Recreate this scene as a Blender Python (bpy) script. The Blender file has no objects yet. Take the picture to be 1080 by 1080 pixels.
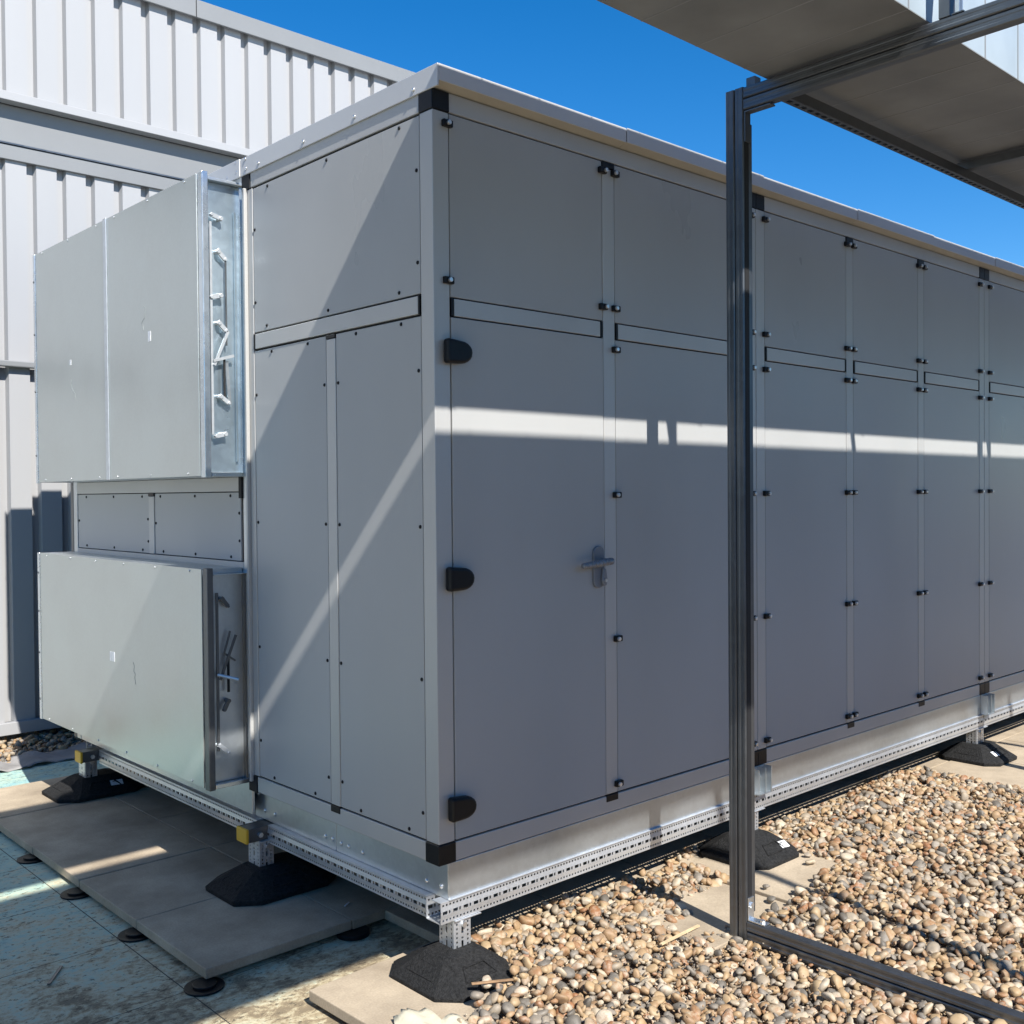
import bpy, bmesh, math, random
import numpy as np
from mathutils import Vector, Matrix
random.seed(7)
rng = np.random.default_rng(11)
S = bpy.context.scene
C = S.collection
R = math.radians

# ------------------------------------------------------------------ materials
def mat(name, col, rough=.5, metal=0., var=.06, vscale=3., bump=0., bscale=40., spec=.5, rvar=.0, stretch=None):
    m = bpy.data.materials.new(name); m.use_nodes = True
    nt = m.node_tree; N = nt.nodes; L = nt.links
    b = N['Principled BSDF']
    b.inputs['Roughness'].default_value = rough
    b.inputs['Metallic'].default_value = metal
    b.inputs['Specular IOR Level'].default_value = spec
    tc = N.new('ShaderNodeTexCoord'); mp = N.new('ShaderNodeMapping')
    L.new(tc.outputs['Object'], mp.inputs['Vector'])
    if stretch: mp.inputs['Scale'].default_value = stretch
    nz = N.new('ShaderNodeTexNoise'); nz.inputs['Scale'].default_value = vscale; nz.inputs['Detail'].default_value = 5
    L.new(mp.outputs['Vector'], nz.inputs['Vector'])
    rp = N.new('ShaderNodeValToRGB')
    lo = [max(0, c*(1-var)) for c in col]; hi = [min(1, c*(1+var)) for c in col]
    rp.color_ramp.elements[0].color = (*lo, 1); rp.color_ramp.elements[1].color = (*hi, 1)
    rp.color_ramp.elements[0].position = .3; rp.color_ramp.elements[1].position = .7
    L.new(nz.outputs['Fac'], rp.inputs['Fac']); L.new(rp.outputs['Color'], b.inputs['Base Color'])
    if rvar:
        mr = N.new('ShaderNodeMapRange'); mr.inputs['To Min'].default_value = rough-rvar; mr.inputs['To Max'].default_value = rough+rvar
        mr.inputs['From Min'].default_value = .3; mr.inputs['From Max'].default_value = .7
        L.new(nz.outputs['Fac'], mr.inputs['Value']); L.new(mr.outputs['Result'], b.inputs['Roughness'])
    if bump:
        n2 = N.new('ShaderNodeTexNoise'); n2.inputs['Scale'].default_value = bscale; n2.inputs['Detail'].default_value = 4
        L.new(mp.outputs['Vector'], n2.inputs['Vector'])
        bp = N.new('ShaderNodeBump'); bp.inputs['Strength'].default_value = bump; bp.inputs['Distance'].default_value = .01
        L.new(n2.outputs['Fac'], bp.inputs['Height']); L.new(bp.outputs['Normal'], b.inputs['Normal'])
    return m

def galv(name, col, rough=.34, spangle=.10, metal=.9, scale=55):
    """galvanised steel: crystalline spangle + soft dirt"""
    m = bpy.data.materials.new(name); m.use_nodes = True
    nt = m.node_tree; N = nt.nodes; L = nt.links; b = N['Principled BSDF']
    b.inputs['Metallic'].default_value = metal
    tc = N.new('ShaderNodeTexCoord')
    v = N.new('ShaderNodeTexVoronoi'); v.inputs['Scale'].default_value = scale; v.inputs['Randomness'].default_value = 1
    L.new(tc.outputs['Object'], v.inputs['Vector'])
    nz = N.new('ShaderNodeTexNoise'); nz.inputs['Scale'].default_value = 2.2; nz.inputs['Detail'].default_value = 7; nz.inputs['Roughness'].default_value = .6
    L.new(tc.outputs['Object'], nz.inputs['Vector'])
    sep = N.new('ShaderNodeSeparateColor'); L.new(v.outputs['Color'], sep.inputs['Color'])
    ad = N.new('ShaderNodeMath'); ad.operation = 'MULTIPLY_ADD'
    L.new(sep.outputs['Red'], ad.inputs[0]); ad.inputs[1].default_value = spangle; L.new(nz.outputs['Fac'], ad.inputs[2])
    rp = N.new('ShaderNodeValToRGB'); e = rp.color_ramp.elements
    e[0].position = .35; e[1].position = .75
    e[0].color = (*[c*(.94 if 'plate' in name else .87) for c in col], 1); e[1].color = (*[min(1, c*(1.04 if 'plate' in name else 1.1)) for c in col], 1)
    L.new(ad.outputs[0], rp.inputs['Fac']); L.new(rp.outputs['Color'], b.inputs['Base Color'])
    mr = N.new('ShaderNodeMapRange'); mr.inputs['From Min'].default_value = .3; mr.inputs['From Max'].default_value = .9
    mr.inputs['To Min'].default_value = rough-.07; mr.inputs['To Max'].default_value = rough+.09
    L.new(ad.outputs[0], mr.inputs['Value']); L.new(mr.outputs['Result'], b.inputs['Roughness'])
    bp = N.new('ShaderNodeBump'); bp.inputs['Strength'].default_value = .12; bp.inputs['Distance'].default_value = .02
    n3 = N.new('ShaderNodeTexNoise'); n3.inputs['Scale'].default_value = 3; n3.inputs['Detail'].default_value = 2
    L.new(tc.outputs['Object'], n3.inputs['Vector']); L.new(n3.outputs['Fac'], bp.inputs['Height']); L.new(bp.outputs['Normal'], b.inputs['Normal'])
    return m

M = {}
M['panel'] = mat('grey_coated_steel', (.40, .402, .392), .33, 0, .06, 1.1, .22, 1.6, .5, rvar=.07, stretch=(1, 1, .45))
M['alu'] = mat('satin_aluminium_profile', (.49, .485, .465), .40, .25, .05, 2, .03, 60, .5, stretch=(1, 1, .2))
M['cap'] = mat('grey_cap_flashing', (.58, .58, .57), .45, .1, .05, 1.5, .03, 8)
M['black'] = mat('black_plastic', (.007, .007, .008), .38, 0, .2, 20, .1, 200, .3)
M['gasket'] = mat('black_rubber_gasket', (.008, .008, .009), .7)
M['rubber'] = mat('recycled_rubber', (.017, .017, .017), .8, 0, .55, 90, .8, 180, .25)
M['galv'] = galv('galvanised_sheet', (.60, .64, .66), .36)
M['galv_plate'] = galv('galvanised_plate', (.60, .63, .61), .36, .16, .85, 90)
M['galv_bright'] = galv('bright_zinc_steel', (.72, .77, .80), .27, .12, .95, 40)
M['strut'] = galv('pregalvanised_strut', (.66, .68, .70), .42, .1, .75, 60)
M['gantry'] = galv('weathered_zinc_strut', (.15, .157, .165), .38, .2, .85, 30)
M['steel'] = mat('zinc_screw', (.75, .75, .74), .3, .9)
M['handle'] = mat('dark_grey_handle', (.22, .23, .25), .35, .3, .1, 10)
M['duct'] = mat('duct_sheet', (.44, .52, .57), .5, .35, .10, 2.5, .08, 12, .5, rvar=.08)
M['duct_under'] = mat('shade_toned_duct_underside', (.225, .235, .24), .6, .1, .25, 2.5, .08, 12, .4, rvar=.08)  # darker than the duct sides: underside shade put into the colour
M['web'] = galv('sky_tinted_zinc_web', (.52, .62, .68), .33, .12, .9, 45)  # bluish base colour carries a painted sky reflection
M['rod'] = mat('bright_zinc_rod', (.62, .65, .67), .32, .6, .08, 30)
M['soffit'] = mat('bounce_toned_soffit', (.44, .41, .34), .6, 0, .1, 3)  # soffit under the cap, warm gravel bounce put into its tan colour
M['ductrib'] = mat('duct_seam', (.29, .30, .31), .5, .2)
M['yellow'] = mat('yellow_end_cap', (.75, .42, .03), .5)
M['sticker'] = mat('white_sticker', (.78, .78, .78), .5, 0, .12, 60)
M['clad'] = mat('white_coated_cladding', (.335, .335, .335), .5, 0, .035, 1.2, .03, 3, .4, stretch=(1, 1, .15))
M['trim'] = mat('grey_cladding_flashing', (.20, .205, .205), .5, 0, .04, 2)
M['screen'] = mat('dark_grey_louvre', (.07, .075, .08), .5)
M['concrete'] = None

def slab_mat():
    m = bpy.data.materials.new('concrete_slab'); m.use_nodes = True
    nt = m.node_tree; N = nt.nodes; L = nt.links; b = N['Principled BSDF']; b.inputs['Roughness'].default_value = .88
    tc = N.new('ShaderNodeTexCoord'); oi = N.new('ShaderNodeObjectInfo')
    va = N.new('ShaderNodeVectorMath'); va.operation = 'ADD'
    L.new(tc.outputs['Object'], va.inputs[0]); L.new(oi.outputs['Location'], va.inputs[1])
    n1 = N.new('ShaderNodeTexNoise'); n1.inputs['Scale'].default_value = 3.2; n1.inputs['Detail'].default_value = 8; n1.inputs['Roughness'].default_value = .62
    n2 = N.new('ShaderNodeTexNoise'); n2.inputs['Scale'].default_value = 120; n2.inputs['Detail'].default_value = 3
    L.new(va.outputs[0], n1.inputs['Vector']); L.new(va.outputs[0], n2.inputs['Vector'])
    rp = N.new('ShaderNodeValToRGB'); e = rp.color_ramp.elements
    e[0].position = .3; e[0].color = (.27, .215, .15, 1); e[1].position = .72; e[1].color = (.49, .40, .285, 1)
    L.new(n1.outputs['Fac'], rp.inputs['Fac'])
    mx = N.new('ShaderNodeMixRGB'); mx.blend_type = 'OVERLAY'; mx.inputs['Fac'].default_value = .25
    L.new(rp.outputs['Color'], mx.inputs['Color1']); L.new(n2.outputs['Fac'], mx.inputs['Color2'])
    L.new(mx.outputs['Color'], b.inputs['Base Color'])
    bp = N.new('ShaderNodeBump'); bp.inputs['Strength'].default_value = .25; bp.inputs['Distance'].default_value = .003
    L.new(n2.outputs['Fac'], bp.inputs['Height']); L.new(bp.outputs['Normal'], b.inputs['Normal'])
    return m
M['concrete'] = slab_mat()

def board_mat():
    """weathered blue-green roof insulation boards: teal skin worn to tan, flaky, with board joints"""
    m = bpy.data.materials.new('weathered_teal_roof_boards'); m.use_nodes = True
    nt = m.node_tree; N = nt.nodes; L = nt.links; b = N['Principled BSDF']; b.inputs['Roughness'].default_value = .85
    tc = N.new('ShaderNodeTexCoord')
    n1 = N.new('ShaderNodeTexNoise'); n1.inputs['Scale'].default_value = 6.5; n1.inputs['Detail'].default_value = 11; n1.inputs['Roughness'].default_value = .78; n1.inputs['Distortion'].default_value = .4
    n2 = N.new('ShaderNodeTexNoise'); n2.inputs['Scale'].default_value = 34; n2.inputs['Detail'].default_value = 9; n2.inputs['Roughness'].default_value = .78
    n3 = N.new('ShaderNodeTexNoise'); n3.inputs['Scale'].default_value = 1.1; n3.inputs['Detail'].default_value = 3
    mp = N.new('ShaderNodeMapping'); mp.inputs['Scale'].default_value = (1.0, 1.35, 1)
    L.new(tc.outputs['Object'], mp.inputs['Vector'])
    for n in (n1, n2): L.new(mp.outputs['Vector'], n.inputs['Vector'])
    L.new(tc.outputs['Object'], n3.inputs['Vector'])
    # clean teal far from the corner, dirt-worn near it (large noise + gradient along y)
    sx = N.new('ShaderNodeSeparateXYZ'); L.new(tc.outputs['Object'], sx.inputs[0])
    gy = N.new('ShaderNodeMapRange'); gy.inputs['From Min'].default_value = .2; gy.inputs['From Max'].default_value = 3.4
    gy.inputs['To Min'].default_value = .15; gy.inputs['To Max'].default_value = -.22
    L.new(sx.outputs['Y'], gy.inputs['Value'])
    a1 = N.new('ShaderNodeMath'); a1.operation = 'ADD'; L.new(n1.outputs['Fac'], a1.inputs[0]); L.new(gy.outputs['Result'], a1.inputs[1])
    a2 = N.new('ShaderNodeMath'); a2.operation = 'MULTIPLY_ADD'; L.new(n2.outputs['Fac'], a2.inputs[0]); a2.inputs[1].default_value = .55; L.new(a1.outputs[0], a2.inputs[2])
    rp = N.new('ShaderNodeValToRGB'); e = rp.color_ramp.elements
    e[0].position = .42; e[0].color = (.24, .44, .46, 1)
    e[1].position = 1.0; e[1].color = (.24, .19, .12, 1)
    for p_, c_ in ((.55, (.36, .51, .44)), (.68, (.44, .55, .44)), (.79, (.58, .54, .37)), (.88, (.46, .38, .24)), (.95, (.26, .20, .12))):
        x = e.new(p_); x.color = (*c_, 1)
    L.new(a2.outputs[0], rp.inputs['Fac'])
    # flake pits: thresholded fine noise darkens
    n4 = N.new('ShaderNodeTexNoise'); n4.inputs['Scale'].default_value = 30; n4.inputs['Detail'].default_value = 7; n4.inputs['Roughness'].default_value = .75
    mp2 = N.new('ShaderNodeMapping'); mp2.inputs['Scale'].default_value = (1, 1.7, 1); mp2.inputs['Rotation'].default_value = (0, 0, .3)
    L.new(tc.outputs['Object'], mp2.inputs['Vector']); L.new(mp2.outputs['Vector'], n4.inputs['Vector'])
    pit = N.new('ShaderNodeMapRange'); pit.inputs['From Min'].default_value = .585; pit.inputs['From Max'].default_value = .60
    L.new(n4.outputs['Fac'], pit.inputs['Value'])
    mx = N.new('ShaderNodeMixRGB'); mx.blend_type = 'MIX'; mx.inputs['Color2'].default_value = (.11, .09, .06, 1)
    pf = N.new('ShaderNodeMath'); pf.operation = 'MULTIPLY'; pf.inputs[1].default_value = .8; L.new(pit.outputs['Result'], pf.inputs[0])
    L.new(pf.outputs[0], mx.inputs['Fac']); L.new(rp.outputs['Color'], mx.inputs['Color1'])
    # joints every 1.25 x 0.6 m
    def joint(axis, period, off, w):
        ad = N.new('ShaderNodeMath'); ad.operation = 'ADD'; ad.inputs[1].default_value = off; L.new(sx.outputs[axis], ad.inputs[0])
        fr = N.new('ShaderNodeMath'); fr.operation = 'PINGPONG'; fr.inputs[1].default_value = period/2; L.new(ad.outputs[0], fr.inputs[0])
        lt = N.new('ShaderNodeMath'); lt.operation = 'LESS_THAN'; lt.inputs[1].default_value = w; L.new(fr.outputs[0], lt.inputs[0])
        return lt
    j1 = joint('X', 1.25, .66, .0022); j2 = joint('Y', .6, -.09, .0018)
    mxj = N.new('ShaderNodeMath'); mxj.operation = 'MAXIMUM'; L.new(j1.outputs[0], mxj.inputs[0]); L.new(j2.outputs[0], mxj.inputs[1])
    m3 = N.new('ShaderNodeMixRGB'); m3.inputs['Color2'].default_value = (.035, .035, .03, 1)
    L.new(mxj.outputs[0], m3.inputs['Fac']); L.new(mx.outputs['Color'], m3.inputs['Color1'])
    L.new(m3.outputs['Color'], b.inputs['Base Color'])
    bp = N.new('ShaderNodeBump'); bp.inputs['Strength'].default_value = .7; bp.inputs['Distance'].default_value = .012; bp.invert = True
    s_ = N.new('ShaderNodeMath'); s_.operation = 'MULTIPLY_ADD'; L.new(pit.outputs['Result'], s_.inputs[0]); s_.inputs[1].default_value = .4; L.new(a2.outputs[0], s_.inputs[2])
    L.new(s_.outputs[0], bp.inputs['Height']); L.new(bp.outputs['Normal'], b.inputs['Normal'])
    return m
M['boards'] = board_mat()
M['roof'] = mat('grey_roof_surface', (.30, .28, .25), .9, 0, .25, 4, .3, 60)
M['bed'] = mat('gravel_fines', (.20, .16, .12), .95, 0, .4, 30, .8, 60)
M['fabric'] = mat('grey_geotextile', (.25, .24, .23), .95, 0, .2, 8, .5, 40)
M['cream'] = mat('cream_membrane', (.52, .48, .36), .8, 0, .15, 9, .5, 30)
M['chip'] = mat('brown_wood_chip', (.28, .17, .09), .8, 0, .3, 30)
M['twig'] = mat('pale_twig', (.55, .42, .25), .8, 0, .2, 20)

def pebble_mat():
    m = bpy.data.materials.new('flint_pebbles'); m.use_nodes = True
    nt = m.node_tree; N = nt.nodes; L = nt.links; b = N['Principled BSDF']; b.inputs['Roughness'].default_value = .6
    at = N.new('ShaderNodeAttribute'); at.attribute_name = 'tone'; at.attribute_type = 'GEOMETRY'
    tc = N.new('ShaderNodeTexCoord')
    nz = N.new('ShaderNodeTexNoise'); nz.inputs['Scale'].default_value = 45; nz.inputs['Detail'].default_value = 5; nz.inputs['Roughness'].default_value = .65
    L.new(tc.outputs['Object'], nz.inputs['Vector'])
    ad = N.new('ShaderNodeMath'); ad.operation = 'MULTIPLY_ADD'; ad.inputs[1].default_value = .28
    L.new(nz.outputs['Fac'], ad.inputs[0]); L.new(at.outputs['Fac'], ad.inputs[2])
    sb = N.new('ShaderNodeMath'); sb.operation = 'SUBTRACT'; sb.inputs[1].default_value = .14; L.new(ad.outputs[0], sb.inputs[0])
    rp = N.new('ShaderNodeValToRGB'); e = rp.color_ramp.elements
    cols = [(0, (.13, .11, .085)), (.10, (.20, .175, .14)), (.20, (.29, .245, .19)), (.31, (.40, .32, .22)), (.41, (.31, .19, .10)), (.52, (.43, .285, .145)),
            (.63, (.46, .335, .19)), (.73, (.32, .16, .07)), (.80, (.47, .365, .235)), (.91, (.56, .475, .35)), (1, (.30, .135, .055))]
    cols = [(p_, (c_[0]*.84, c_[1]*.85, c_[2]*.87)) for p_, c_ in cols]
    e[0].position = 0; e[0].color = (*cols[0][1], 1); e[1].position = 1; e[1].color = (*cols[-1][1], 1)
    for p_, c_ in cols[1:-1]:
        x = e.new(p_); x.color = (*c_, 1)
    L.new(sb.outputs[0], rp.inputs['Fac']); L.new(rp.outputs['Color'], b.inputs['Base Color'])
    bp = N.new('ShaderNodeBump'); bp.inputs['Strength'].default_value = .3; bp.inputs['Distance'].default_value = .004
    L.new(nz.outputs['Fac'], bp.inputs['Height']); L.new(bp.outputs['Normal'], b.inputs['Normal'])
    return m
M['pebble'] = pebble_mat()

# ------------------------------------------------------------------ mesh helpers
class MB:
    def __init__(s): s.v = []; s.f = []
    def quad(s, *p):
        n = len(s.v); s.v += [tuple(q) for q in p]; s.f.append(tuple(range(n, n+len(p)))); return s
    def box(s, x0, x1, y0, y1, z0, z1):
        if x0 > x1: x0, x1 = x1, x0
        if y0 > y1: y0, y1 = y1, y0
        if z0 > z1: z0, z1 = z1, z0
        n = len(s.v)
        s.v += [(x0,y0,z0),(x1,y0,z0),(x1,y1,z0),(x0,y1,z0),(x0,y0,z1),(x1,y0,z1),(x1,y1,z1),(x0,y1,z1)]
        s.f += [tuple(n+i for i in t) for t in ((0,3,2,1),(4,5,6,7),(0,1,5,4),(1,2,6,5),(2,3,7,6),(3,0,4,7))]
        return s
    def prism(s, prof, axis, a, b):
        """extrude closed 2D profile along axis from a to b. axis x: prof=(y,z); y: (x,z); z: (x,y)"""
        n = len(s.v); k = len(prof)
        for t in (a, b):
            for (u, w) in prof:
                s.v.append({'x': (t, u, w), 'y': (u, t, w), 'z': (u, w, t)}[axis])
        for i in range(k):
            j = (i+1) % k; s.f.append((n+i, n+j, n+k+j, n+k+i))
        s.f.append(tuple(n+i for i in range(k))[::-1]); s.f.append(tuple(n+k+i for i in range(k)))
        return s
    def bar(s, p, q, w, h=None, up=(0, 0, 1)):
        """rectangular bar from p to q"""
        h = h or w; p = Vector(p); q = Vector(q); d = (q-p).normalized()
        a = d.cross(Vector(up));
        if a.length < 1e-4: a = d.cross(Vector((1, 0, 0)))
        a.normalize(); b = a.cross(d)
        n = len(s.v)
        for o in (p, q):
            for (i, j) in ((-1,-1),(1,-1),(1,1),(-1,1)): s.v.append(tuple(o+a*i*w/2+b*j*h/2))
        for i in range(4):
            j = (i+1) % 4; s.f.append((n+i, n+j, n+4+j, n+4+i))
        s.f += [(n+3,n+2,n+1,n), (n+4,n+5,n+6,n+7)]
        return s
    def cyl(s, p, q, r, k=14, r2=None):
        p = Vector(p); q = Vector(q); d = (q-p).normalized(); r2 = r if r2 is None else r2
        a = d.cross(Vector((0, 0, 1)))
        if a.length < 1e-3: a = d.cross(Vector((1, 0, 0)))
        a.normalize(); b = a.cross(d); n = len(s.v)
        for o, rr in ((p, r), (q, r2)):
            for i in range(k):
                t = 2*math.pi*i/k; s.v.append(tuple(o+a*math.cos(t)*rr+b*math.sin(t)*rr))
        for i in range(k):
            j = (i+1) % k; s.f.append((n+i, n+j, n+k+j, n+k+i))
        s.f.append(tuple(n+i for i in range(k))[::-1]); s.f.append(tuple(n+k+i for i in range(k)))
        return s
    def dome(s, c, nrm, r, h, k=12, rings=3):
        c = Vector(c); d = Vector(nrm).normalized(); a = d.cross(Vector((0, 0, 1)))
        if a.length < 1e-3: a = d.cross(Vector((1, 0, 0)))
        a.normalize(); b = a.cross(d); n = len(s.v)
        for j in range(rings):
            t = j/rings*math.pi/2
            for i in range(k):
                u = 2*math.pi*i/k; s.v.append(tuple(c+(a*math.cos(u)+b*math.sin(u))*r*math.cos(t)+d*h*math.sin(t)))
        s.v.append(tuple(c+d*h)); top = len(s.v)-1
        for j in range(rings-1):
            for i in range(k):
                m_ = (i+1) % k; s.f.append((n+j*k+i, n+j*k+m_, n+(j+1)*k+m_, n+(j+1)*k+i))
        for i in range(k): s.f.append((n+(rings-1)*k+i, n+(rings-1)*k+(i+1) % k, top))
        s.f.append(tuple(n+i for i in range(k))[::-1])
        return s
    def build(s, name, m, parent=None, bevel=0., smooth=False, solid=0., origin=None, seg=2):
        me = bpy.data.meshes.new(name)
        o0 = Vector(origin) if origin is not None else Vector((0, 0, 0))
        me.from_pydata([tuple(Vector(v)-o0) for v in s.v], [], s.f)
        bm = bmesh.new(); bm.from_mesh(me); bmesh.ops.recalc_face_normals(bm, faces=bm.faces); bm.to_mesh(me); bm.free()
        me.materials.append(M[m] if isinstance(m, str) else m)
        if smooth:
            for p in me.polygons: p.use_smooth = True
        me.update()
        o = bpy.data.objects.new(name, me); C.objects.link(o); o.location = o0
        if parent is not None:
            o.parent = parent
            # all parents here sit unrotated: keep world placement
            pl = Vector((0, 0, 0)); q = parent
            while q is not None: pl += q.location; q = q.parent
            o.location = o0-pl
        if solid:
            md = o.modifiers.new('Solidify', 'SOLIDIFY'); md.thickness = solid; md.offset = 0
        if bevel:
            md = o.modifiers.new('Bevel', 'BEVEL'); md.width = bevel; md.segments = seg; md.limit_method = 'ANGLE'; md.angle_limit = R(40)
        return o

def tag(o, label=None, cat=None, group=None, kind=None):
    if label: o['label'] = label
    if cat: o['category'] = cat
    if group: o['group'] = group
    if kind: o['kind'] = kind
    return o
def empty(name, loc=(0, 0, 0)):
    o = bpy.data.objects.new(name, None); C.objects.link(o); o.location = loc; o.empty_display_size = .1
    return o
def children(o): return [c for c in bpy.data.objects if c.parent == o]
def put(o, loc, parent=None):
    """move a fresh object so that its world place is loc"""
    o.parent = parent
    pl = Vector((0, 0, 0)); q = parent
    while q is not None: pl += q.location; q = q.parent
    o.location = Vector(loc)-pl
    return o
def clone(o, loc, parent):
    c = o.copy(); C.objects.link(c); put(c, loc, parent)
    for k in ('label', 'category', 'group'):
        if parent is not None and k in c: del c[k]
    return c

def perf(mb, u0, u1, to, rows, pitch_small=.0167, pitch_slot=.05):
    """perforated web. rows: list of (v0,v1,kind) kind in solid/small/slot. to(u,v)->xyz"""
    for (v0, v1, kind) in rows:
        if kind == 'solid':
            mb.quad(to(u0, v0), to(u1, v0), to(u1, v1), to(u0, v1)); continue
        u = u0
        pat = {'small': [(.0082, 1), (.0085, 0)], 'slot': [(.008, 1), (.023, 0), (.006, 1), (.008, 0), (.005, 1)]}[kind]
        while u < u1-1e-6:
            for (l, sol) in pat:
                a = u; b2 = min(u+l, u1); u = b2
                if sol and b2 > a: mb.quad(to(a, v0), to(b2, v0), to(b2, v1), to(a, v1))
                if u >= u1-1e-6: break

# ------------------------------------------------------------------ camera, world, sun
cam_d = bpy.data.cameras.new('camera'); cam = bpy.data.objects.new('camera', cam_d); C.objects.link(cam); S.camera = cam
yaw, pitch, roll = 0.8249454836, -0.017073431, -0.00834956522
fw = Vector((math.cos(yaw)*math.cos(pitch), math.sin(yaw)*math.cos(pitch), math.sin(pitch)))
r0 = Vector((math.sin(yaw), -math.cos(yaw), 0)); u0_ = r0.cross(fw)
rr = r0*math.cos(roll)+u0_*math.sin(roll); uu = -r0*math.sin(roll)+u0_*math.cos(roll)
mw = Matrix((rr, uu, -fw)).transposed().to_4x4(); mw.translation = Vector((-2.3911, -2.99766, 1.73878))
cam.matrix_world = mw
cam_d.sensor_width = 36; cam_d.sensor_fit = 'HORIZONTAL'; cam_d.lens = 36*1103.53/1080; cam_d.clip_start = .05; cam_d.clip_end = 3000

sun_to = Vector((-.19, -1.0, .98)).normalized()
elev = math.asin(sun_to.z); az = math.atan2(sun_to.x, sun_to.y)
W = bpy.data.worlds.new("World"); S.world = W; W.use_nodes = True
nt = W.node_tree; bg = nt.nodes['Background']
sky = nt.nodes.new('ShaderNodeTexSky'); sky.sky_type = 'NISHITA'; sky.sun_disc = False
sky.sun_elevation = elev; sky.sun_rotation = az % (2*math.pi); sky.altitude = 900; sky.air_density = 1.0; sky.dust_density = .15; sky.ozone_density = 3.5
hs = nt.nodes.new('ShaderNodeHueSaturation'); hs.inputs['Saturation'].default_value = 1.38; hs.inputs['Value'].default_value = 1.48; hs.inputs['Hue'].default_value = .502
nt.links.new(sky.outputs['Color'], hs.inputs['Color']); nt.links.new(hs.outputs['Color'], bg.inputs['Color']); bg.inputs['Strength'].default_value = .07
sl = bpy.data.lights.new('sun', 'SUN'); sl.energy = 5; sl.angle = R(.53); sl.color = (1, .965, .915)
so = bpy.data.objects.new('sun', sl); C.objects.link(so); so.rotation_euler = sun_to.to_track_quat('Z', 'Y').to_euler(); so.location = (-5, -20, 20)
S.view_settings.view_transform = 'Standard'; S.view_settings.look = 'None'; S.view_settings.gamma = 1; S.view_settings.exposure = .76

# ------------------------------------------------------------------ ground
g = MB(); g.quad((-400, -400, -.118), (400, -400, -.118), (400, 400, -.118), (-400, 400, -.118))
tag(g.build('roof_surface', 'roof'), kind='structure')
g = MB(); n = 60
g.quad((-7, -5, -.11), (.95, -5, -.11), (.95, 4.62, -.11), (-7, 4.62, -.11))
tag(g.build('roof_boards', 'boards'), kind='structure')

# ------------------------------------------------------------------ air handling unit
ahu = empty('air_handling_unit', (0, 0, .235))
tag(ahu, 'long grey panelled air handling unit with black latches on a perforated steel base', 'air handling unit')
XE = 9.98; YE = 3.60; ZB, ZT = .45, 3.145
# inner core (dark gasket colour shows only in the seams)
MB().box(.012, XE-.01, .012, YE-.012, .374, 3.27).box(.047, XE-.01, .012, YE-.012, .24, .374).build('inner_casing', 'gasket', ahu)

def panel_y(x0, x1, z0, z1, name='panel', proud=0.0, m='panel'):      # panel on the long side (faces -y)
    return MB().box(x0, x1, -proud, .0115, z0, z1).build(name, m, ahu, bevel=.0025)
def panel_x(y0, y1, z0, z1, name='panel', parent=None):
    return MB().box(-.0, .0115, y0, y1, z0, z1).build(name, 'panel', parent or ahu, bevel=.0025)

# columns (posts) on the long side
posts = [(.0, .0745)]                      # corner handled apart
bays = []                                   # (x0,x1)
modules = [(0, 2.035, [(.0775, .908), (.989, 1.957)])]
b0 = 2.035
while b0 < XE-.1:
    w = 2.645
    modules.append((b0, b0+w, [(b0+.078, b0+.863), (b0+.942, b0+1.703), (b0+1.786, b0+2.567)])); b0 += w
XE2 = modules[-1][1]
def alu_y(x0, x1, z0, z1, name='frame_post', proud=.0015):
    return MB().box(x0, x1, -proud, .0118, z0, z1).build(name, 'alu', ahu, bevel=.004)
latch0 = None; cover0 = None
def latch(x, z, side):
    """quarter-turn panel latch: black bar over the seam and a metal knob on the frame side (side=+1: knob to +x)"""
    global latch0
    if latch0 is None:
        b = MB().box(-.0225, .0225, -.018, -.0, -.013, .013)
        lo = b.build('latch', 'black', ahu, bevel=.004, seg=3)
        k = MB().cyl((0, -.018, 0), (0, -.029, 0), .0085, 14).build('latch_knob', 'steel', lo, bevel=.0015)
        latch0 = (lo.copy(), k.copy()); bpy.data.objects.remove(lo); bpy.data.objects.remove(k)
    a = latch0[0].copy(); C.objects.link(a); a.name = 'latch'; put(a, (x, 0, z), ahu)
    k = latch0[1].copy(); C.objects.link(k); k.name = 'latch_knob'; put(k, (x+side*.0085, 0, z), a)
LZ = [3.10, 2.527, 2.352, 1.732, 1.115, .49]
nl = 0
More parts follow.
